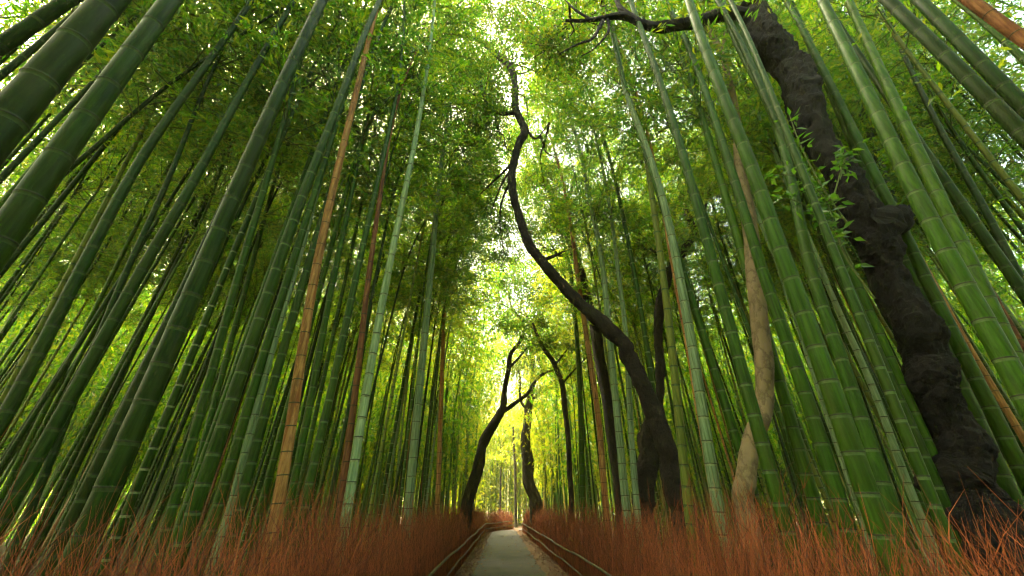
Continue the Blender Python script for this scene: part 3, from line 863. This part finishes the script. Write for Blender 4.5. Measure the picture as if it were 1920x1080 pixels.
big, bbase = tree('massive black barked tree trunk with a knot, bending back over the grove',
     [(1832, 985, 150), (1818, 935, 134), (1800, 880, 112), (1764, 766, 102), (1742, 700, 96), (1720, 640, 90), (1676, 520, 74), (1634, 440, 82), (1590, 350, 66),
      (1530, 250, 64), (1490, 150, 74), (1452, 80, 74), (1412, 22, 52), (1392, 8, 38)], 4.3,
     [[(1420, 25, 34), (1370, 24, 30), (1300, 44, 26), (1240, 50, 24), (1200, 42, 20), (1165, 30, 16), (1110, 38, 10), (1060, 38, 6)],
      [(1200, 42, 14), (1165, 15, 12), (1148, -25, 9)],
      [(1130, 38, 8), (1112, 72, 6), (1085, 82, 4), (1050, 100, 2)],
      [(1140, 36, 6), (1140, 60, 5), (1115, 90, 3), (1090, 105, 2)],
      [(1110, 38, 7), (1080, 20, 5), (1060, 0, 3)],
      [(1630, 440, 80), (1655, 424, 66), (1678, 412, 50), (1692, 406, 34), (1702, 400, 18), (1704, 385, 4)]],
     [(1085, 30, 110, 700, 5.2), (1040, 90, 90, 500, 5.6), (1150, 0, 90, 400, 5.0)], 'bark_black', sides=24, rough=.13, seed=5, name='leaning_tree', bumpy=.06)
# leafy shoot growing on the big trunk
g = np.random.default_rng(31)
sm, sl = MB(), MB()
for path in ([(1590, 420, 6), (1560, 380, 5), (1530, 330, 4), (1500, 270, 3), (1480, 215, 2)], [(1600, 500, 5), (1570, 440, 4), (1545, 370, 3), (1490, 330, 2), (1430, 330, 1.5)],
             [(1640, 560, 5), (1590, 490, 4), (1560, 430, 3), (1500, 380, 2), (1450, 370, 1.5)], [(1560, 380, 4), (1580, 310, 3), (1590, 290, 2)]):
    S = limb(sm, path, 3.85, 5, .05, 3)
    m = 52; k = g.integers(len(S)//4, len(S), m)
    C = S[k, :3] + g.normal(0, .06, (m, 3))
    D = g.normal(0, 1, (m, 3))*np.array((1, .8, .35)) + np.array((-.2, -.1, -.15))
    leaves(sl, C, D, g.uniform(.10, .18, m), g.uniform(.042, .066, m), g=g)
for m in (sm, sl): m.v = [v - bbase.astype(np.float32) for v in m.v]
so = sm.build('leafy_shoot', [M['twig']], big); sl.build('shoot_leaves', [M['shoot']], so, False)

tree('smooth tan trunk with an S shaped foot right of the path',
     [(1403, 985, 42), (1397, 900, 40), (1408, 830, 38), (1432, 770, 38), (1432, 690, 36), (1425, 610, 35), (1414, 494, 33), (1398, 380, 27), (1385, 280, 20), (1372, 170, 14), (1352, 100, 12), (1325, 50, 10)], 5.3,
     [[(1352, 100, 7), (1362, 50, 6), (1366, 0, 5)], [(1325, 50, 7), (1300, 10, 5), (1290, -30, 4)]],
     [(1310, 20, 70, 300, 5.6), (1366, 0, 70, 300, 5.2)], 'bark_tan', sides=14, rough=.05, seed=15, bumpy=.018)

tree('dark curved tree leaning over the path with a kinked upper trunk',
     [(1292, 985, 51.3), (1272, 930, 43.7), (1254, 860, 38.9), (1233, 795, 34.2), (1206, 725, 31.3), (1181, 670, 29.4), (1170, 650, 27.5), (1143, 616, 27.5), (1097, 574, 22.4), (1032, 515, 18.9), (1018, 492, 18.1), (992, 455, 17.2), (968, 390, 15.2),
      (960, 330, 14.6), (972, 275, 14.0), (982, 240, 14.6), (968, 205, 13.3), (966, 165, 12.7), (952, 120, 13.3), (915, 88, 11.0), (880, 68, 8.5), (852, 68, 4.9)], 8.3,
     [[(968, 212, 9), (940, 213, 8), (920, 205, 7), (905, 180, 5), (890, 160, 3)], [(900, 80, 7), (885, 50, 5), (890, 20, 4), (905, 0, 3)], [(855, 70, 6), (845, 45, 4), (842, 0, 3)],
      [(852, 70, 4), (846, 90, 3), (800, 105, 2)], [(1010, 490, 8), (1040, 480, 6), (1060, 470, 3)], [(985, 240, 5), (1005, 260, 4), (1030, 230, 2)]],
     [(905, 190, 75, 1100), (870, 130, 70, 900), (930, 40, 90, 1400), (860, 20, 70, 900), (985, 30, 80, 1300), (900, 240, 60, 700), (810, 110, 60, 600), (1020, 60, 70, 900), (900, 330, 60, 700, 11),
      (770, 60, 70, 500, 9), (1040, 180, 60, 650, 9.5), (1020, 330, 50, 600, 12), (1010, 210, 50, 500, 12), (1035, 420, 60, 500, 13), (925, 420, 50, 600, 12), (870, 420, 60, 500, 13), (1060, 120, 60, 500, 9),
      (935, 130, 50, 600, 9), (925, 280, 45, 500, 11), (1000, 270, 45, 400, 11), (945, 480, 40, 300, 13), (920, 350, 40, 400, 12)],
     seed=25, sides=14, bumpy=.04, size=(.07, .12))

tree('slim dark trunk forking high behind the curved leaning tree',
     [(1166, 985, 24), (1160, 900, 22), (1140, 760, 22), (1122, 660, 22), (1112, 600, 20), (1092, 530, 18), (1076, 470, 16), (1060, 430, 14), (1040, 380, 11), (1020, 330, 7), (1000, 270, 5)], 14,
     [[(1058, 425, 7), (1062, 390, 6), (1074, 345, 4), (1085, 320, 2)], [(1076, 470, 6), (1052, 480, 5), (1040, 470, 3)]],
     [(1010, 270, 70, 350), (1070, 340, 55, 350), (1035, 400, 50, 300), (1085, 390, 50, 400), (1000, 330, 60, 450), (960, 440, 60, 400, 15), (930, 370, 60, 400, 15), (1050, 200, 60, 400), (1090, 270, 60, 400), (890, 450, 50, 300, 16), (985, 350, 50, 900, 13), (1000, 440, 45, 700, 14), (975, 250, 45, 700, 12), (1020, 150, 50, 700, 11), (950, 390, 40, 500, 16)], seed=35)

tree('rough dark forked tree behind the foot of the curved one',
     [(1206, 985, 42), (1208, 920, 38), (1214, 850, 38), (1218, 800, 26), (1236, 745, 17), (1238, 690, 17), (1234, 620, 17), (1240, 560, 18), (1255, 515, 17), (1280, 470, 15), (1300, 440, 14), (1290, 405, 13), (1285, 385, 9)], 11,
     [[(1300, 440, 8), (1310, 420, 7), (1325, 380, 5), (1330, 350, 3)], [(1255, 515, 6), (1225, 470, 4), (1190, 470, 2)], [(1285, 390, 6), (1270, 370, 4), (1240, 350, 3)]],
     [(1290, 370, 60, 450), (1250, 400, 60, 350), (1330, 340, 50, 250), (1200, 450, 50, 250), (1220, 330, 60, 250, 13)], seed=45, bumpy=.05)

tree('forked dark tree leaning in from the left edge of the path',
     [(866, 985, 26), (876, 945, 24), (893, 890, 21), (905, 840, 19), (922, 800, 17), (940, 772, 15), (944, 745, 11), (952, 700, 9), (958, 665, 8), (975, 640, 6), (985, 612, 5)], 20,
     [[(940, 774, 10), (960, 760, 8), (985, 742, 7), (1000, 720, 6), (1020, 700, 5), (1045, 690, 3), (1068, 665, 2)], [(955, 690, 5), (975, 668, 4), (990, 650, 2)]],
     [(930, 560, 55, 500), (980, 560, 60, 600), (985, 610, 45, 350), (960, 520, 50, 400), (1005, 660, 40, 250), (945, 610, 35, 200), (1000, 530, 50, 400), (920, 500, 50, 350), (970, 480, 50, 350, 21)], seed=55, size=(.10, .18))

tree('upright dark tree with spreading arms right of the path end',
     [(1010, 985, 28), (1003, 940, 22), (992, 890, 22), (986, 840, 19), (988, 790, 16), (994, 750, 14), (998, 700, 10), (1000, 650, 8), (1008, 600, 6), (1012, 560, 4)], 29.5,
     [[(994, 750, 9), (1015, 735, 8), (1035, 718, 7), (1055, 690, 5), (1070, 670, 3)], [(990, 770, 6), (976, 750, 5), (975, 710, 4), (970, 690, 2)], [(999, 690, 5), (985, 660, 3), (975, 640, 2)]],
     [(1010, 600, 60, 450), (1040, 500, 60, 400), (965, 655, 45, 450), (945, 700, 40, 350, 33), (1000, 700, 40, 250, 33), (1000, 640, 55, 400), (1045, 620, 50, 300), (1060, 670, 40, 200), (985, 680, 35, 200), (1030, 560, 50, 300), (960, 600, 45, 300), (930, 640, 40, 200)], seed=65, size=(.12, .22))

tree('thin dark tree bending left over the straw fence right of the path',
     [(1071, 985, 11), (1070, 920, 10), (1066, 850, 10), (1062, 780, 10), (1054, 720, 10), (1040, 685, 9), (1024, 660, 8), (1010, 635, 6), (998, 605, 4)], 18,
     [[(1040, 685, 4), (1060, 660, 3), (1075, 640, 2)], [(1054, 720, 4), (1080, 690, 3), (1100, 670, 2)]],
     [(1000, 600, 45, 300), (1020, 640, 40, 250), (1080, 650, 40, 200)], seed=75, size=(.09, .16))

tree('slim grey tree stem standing at the far end of the path',
     [(968, 985, 6), (967, 940, 5), (966, 890, 5), (964, 850, 4), (962, 800, 2.5)], 48, [], [(962, 800, 25, 150), (958, 830, 20, 100)], leafm='leafglow', seed=85, size=(.2, .35))
tree('thinnest dark stem deep in the yellow gap beyond the path',
     [(937, 975, 4), (938, 930, 3.5), (939, 890, 3), (940, 860, 2)], 50, [], [(940, 862, 22, 120), (948, 850, 18, 80)], leafm='leafglow', seed=95, size=(.2, .35))

# ------------------------------------------------------------------ pale air
hm, nt, N, L = new_mat('haze')
pv = node(nt, 'ShaderNodeVolumePrincipled'); pv.inputs['Density'].default_value = .0008
pv.inputs['Color'].default_value = (.97, .97, .50, 1); pv.inputs['Anisotropy'].default_value = .35
oo = node(nt, 'ShaderNodeOutputMaterial'); L.new(pv.outputs[0], oo.inputs['Volume'])
X0, X1, Y0, Y1, Z0, Z1 = -310, 310, -160, 460, -1.3, 24
v = np.array([(x, y, z) for z in (Z0, Z1) for x, y in ((X0, Y0), (X1, Y0), (X1, Y1), (X0, Y1))], float)
q = np.array([(3, 2, 1, 0), (4, 5, 6, 7), (0, 1, 5, 4), (1, 2, 6, 5), (2, 3, 7, 6), (3, 0, 4, 7)])
tag(link('haze', mesh_from('haze', v, q, np.zeros(6, int), [hm], False)), 'thin golden haze hanging in the grove', 'haze', kind='stuff')

# ------------------------------------------------------------------ labels of the bamboo, told by the nearest culm or trunk one can find
names = {'deep': 'dark green', 'green': 'mid green', 'bright': 'bright green', 'olive': 'olive', 'pale': 'pale waxy', 'tan': 'dead orange', 'brown': 'dead brown'}
for c in CULMS:
    c['x'] = 960 + F*c['base'][0]/(c['base'][1]*CP)      # where it crosses the horizon
marks = [(c['x'], s) for c in CULMS if c['label'] for key, s in (
    ('tall dead orange bamboo, thicker', 'the tall dead orange culm'), ('thin dead red brown bamboo close', 'the thin red brown culm'),
    ('pale waxy bamboo standing alone', 'the lone pale waxy culm'), ('broadest dark green bamboo', 'the broadest dark culm'),
    ('dead tan bamboo with bold', 'the boldly ringed tan culm'), ('whitish waxy bamboo right', 'the whitish waxy culm'),
    ('broadest bright green', 'the broadest bright green culm'), ('dead orange bamboo slanting', 'the slanting dead orange culm'),
    ('dead orange bamboo stub', 'the dead orange stub'), ('thick green bamboo with dark', 'the thick dark noded culm')) if c['label'].startswith(key)]
for x, s in ((1825, 'the massive black trunk'), (1403, 'the smooth tan trunk'), (1280, 'the curved dark trunk'), (866, 'the leaning forked tree'), (1006, 'the upright dark tree'), (1071, 'the thin bending tree')):
    marks.append((x, s))
marks.sort()
ORD = ['first', 'second', 'third', 'fourth', 'fifth', 'sixth', 'seventh', 'eighth', 'ninth', 'tenth', 'eleventh', 'twelfth', 'thirteenth', 'fourteenth', 'fifteenth', 'sixteenth',
       'seventeenth', 'eighteenth', 'nineteenth', 'twentieth']
ORD += ['twenty-'+o for o in ORD[:9]] + ['thirtieth'] + ['thirty-'+o for o in ORD[:9]] + ['fortieth'] + ['forty-'+o for o in ORD[:9]] + ['fiftieth']
buckets = {}
for c in CULMS:
    if c['label']: continue
    j = min(range(len(marks)), key=lambda k: abs(marks[k][0]-c['x']))
    side = 'left' if c['x'] < marks[j][0] else 'right'
    buckets.setdefault((j, side), []).append(c)
for (j, side), L_ in buckets.items():
    per = {}
    for c in sorted(L_, key=lambda c: abs(c['x']-marks[j][0])):
        size = 'thin' if c['rad'] < .032 else ('slender' if c['rad'] < .045 else 'sturdy')
        nm = size + ' ' + names[c['col']]
        k = per.get(nm, 0); per[nm] = k+1
        if k == 0: c['label'] = f"nearest {nm} bamboo {side} of {marks[j][1]} at straw level"
        else: c['label'] = f"{ORD[k]} {nm} bamboo {side} of {marks[j][1]} at straw level"
for c in CULMS:
    tag(c['o'], c['label'], 'bamboo', 'tall bamboo culms of the grove')

# ------------------------------------------------------------------ render settings
scene.view_settings.view_transform = 'Standard'; scene.view_settings.look = 'None'
scene.view_settings.gamma = 1.0; scene.view_settings.use_curve_mapping = False
scene.view_settings.exposure = 3.7
cy = scene.cycles
cy.max_bounces = 9; cy.diffuse_bounces = 5; cy.glossy_bounces = 2; cy.transmission_bounces = 6; cy.transparent_max_bounces = 4
cy.caustics_reflective = False; cy.caustics_refractive = False
cy.use_denoising = True; cy.denoising_prefilter = 'FAST'; cy.filter_width = 1.15; cy.volume_bounces = 1
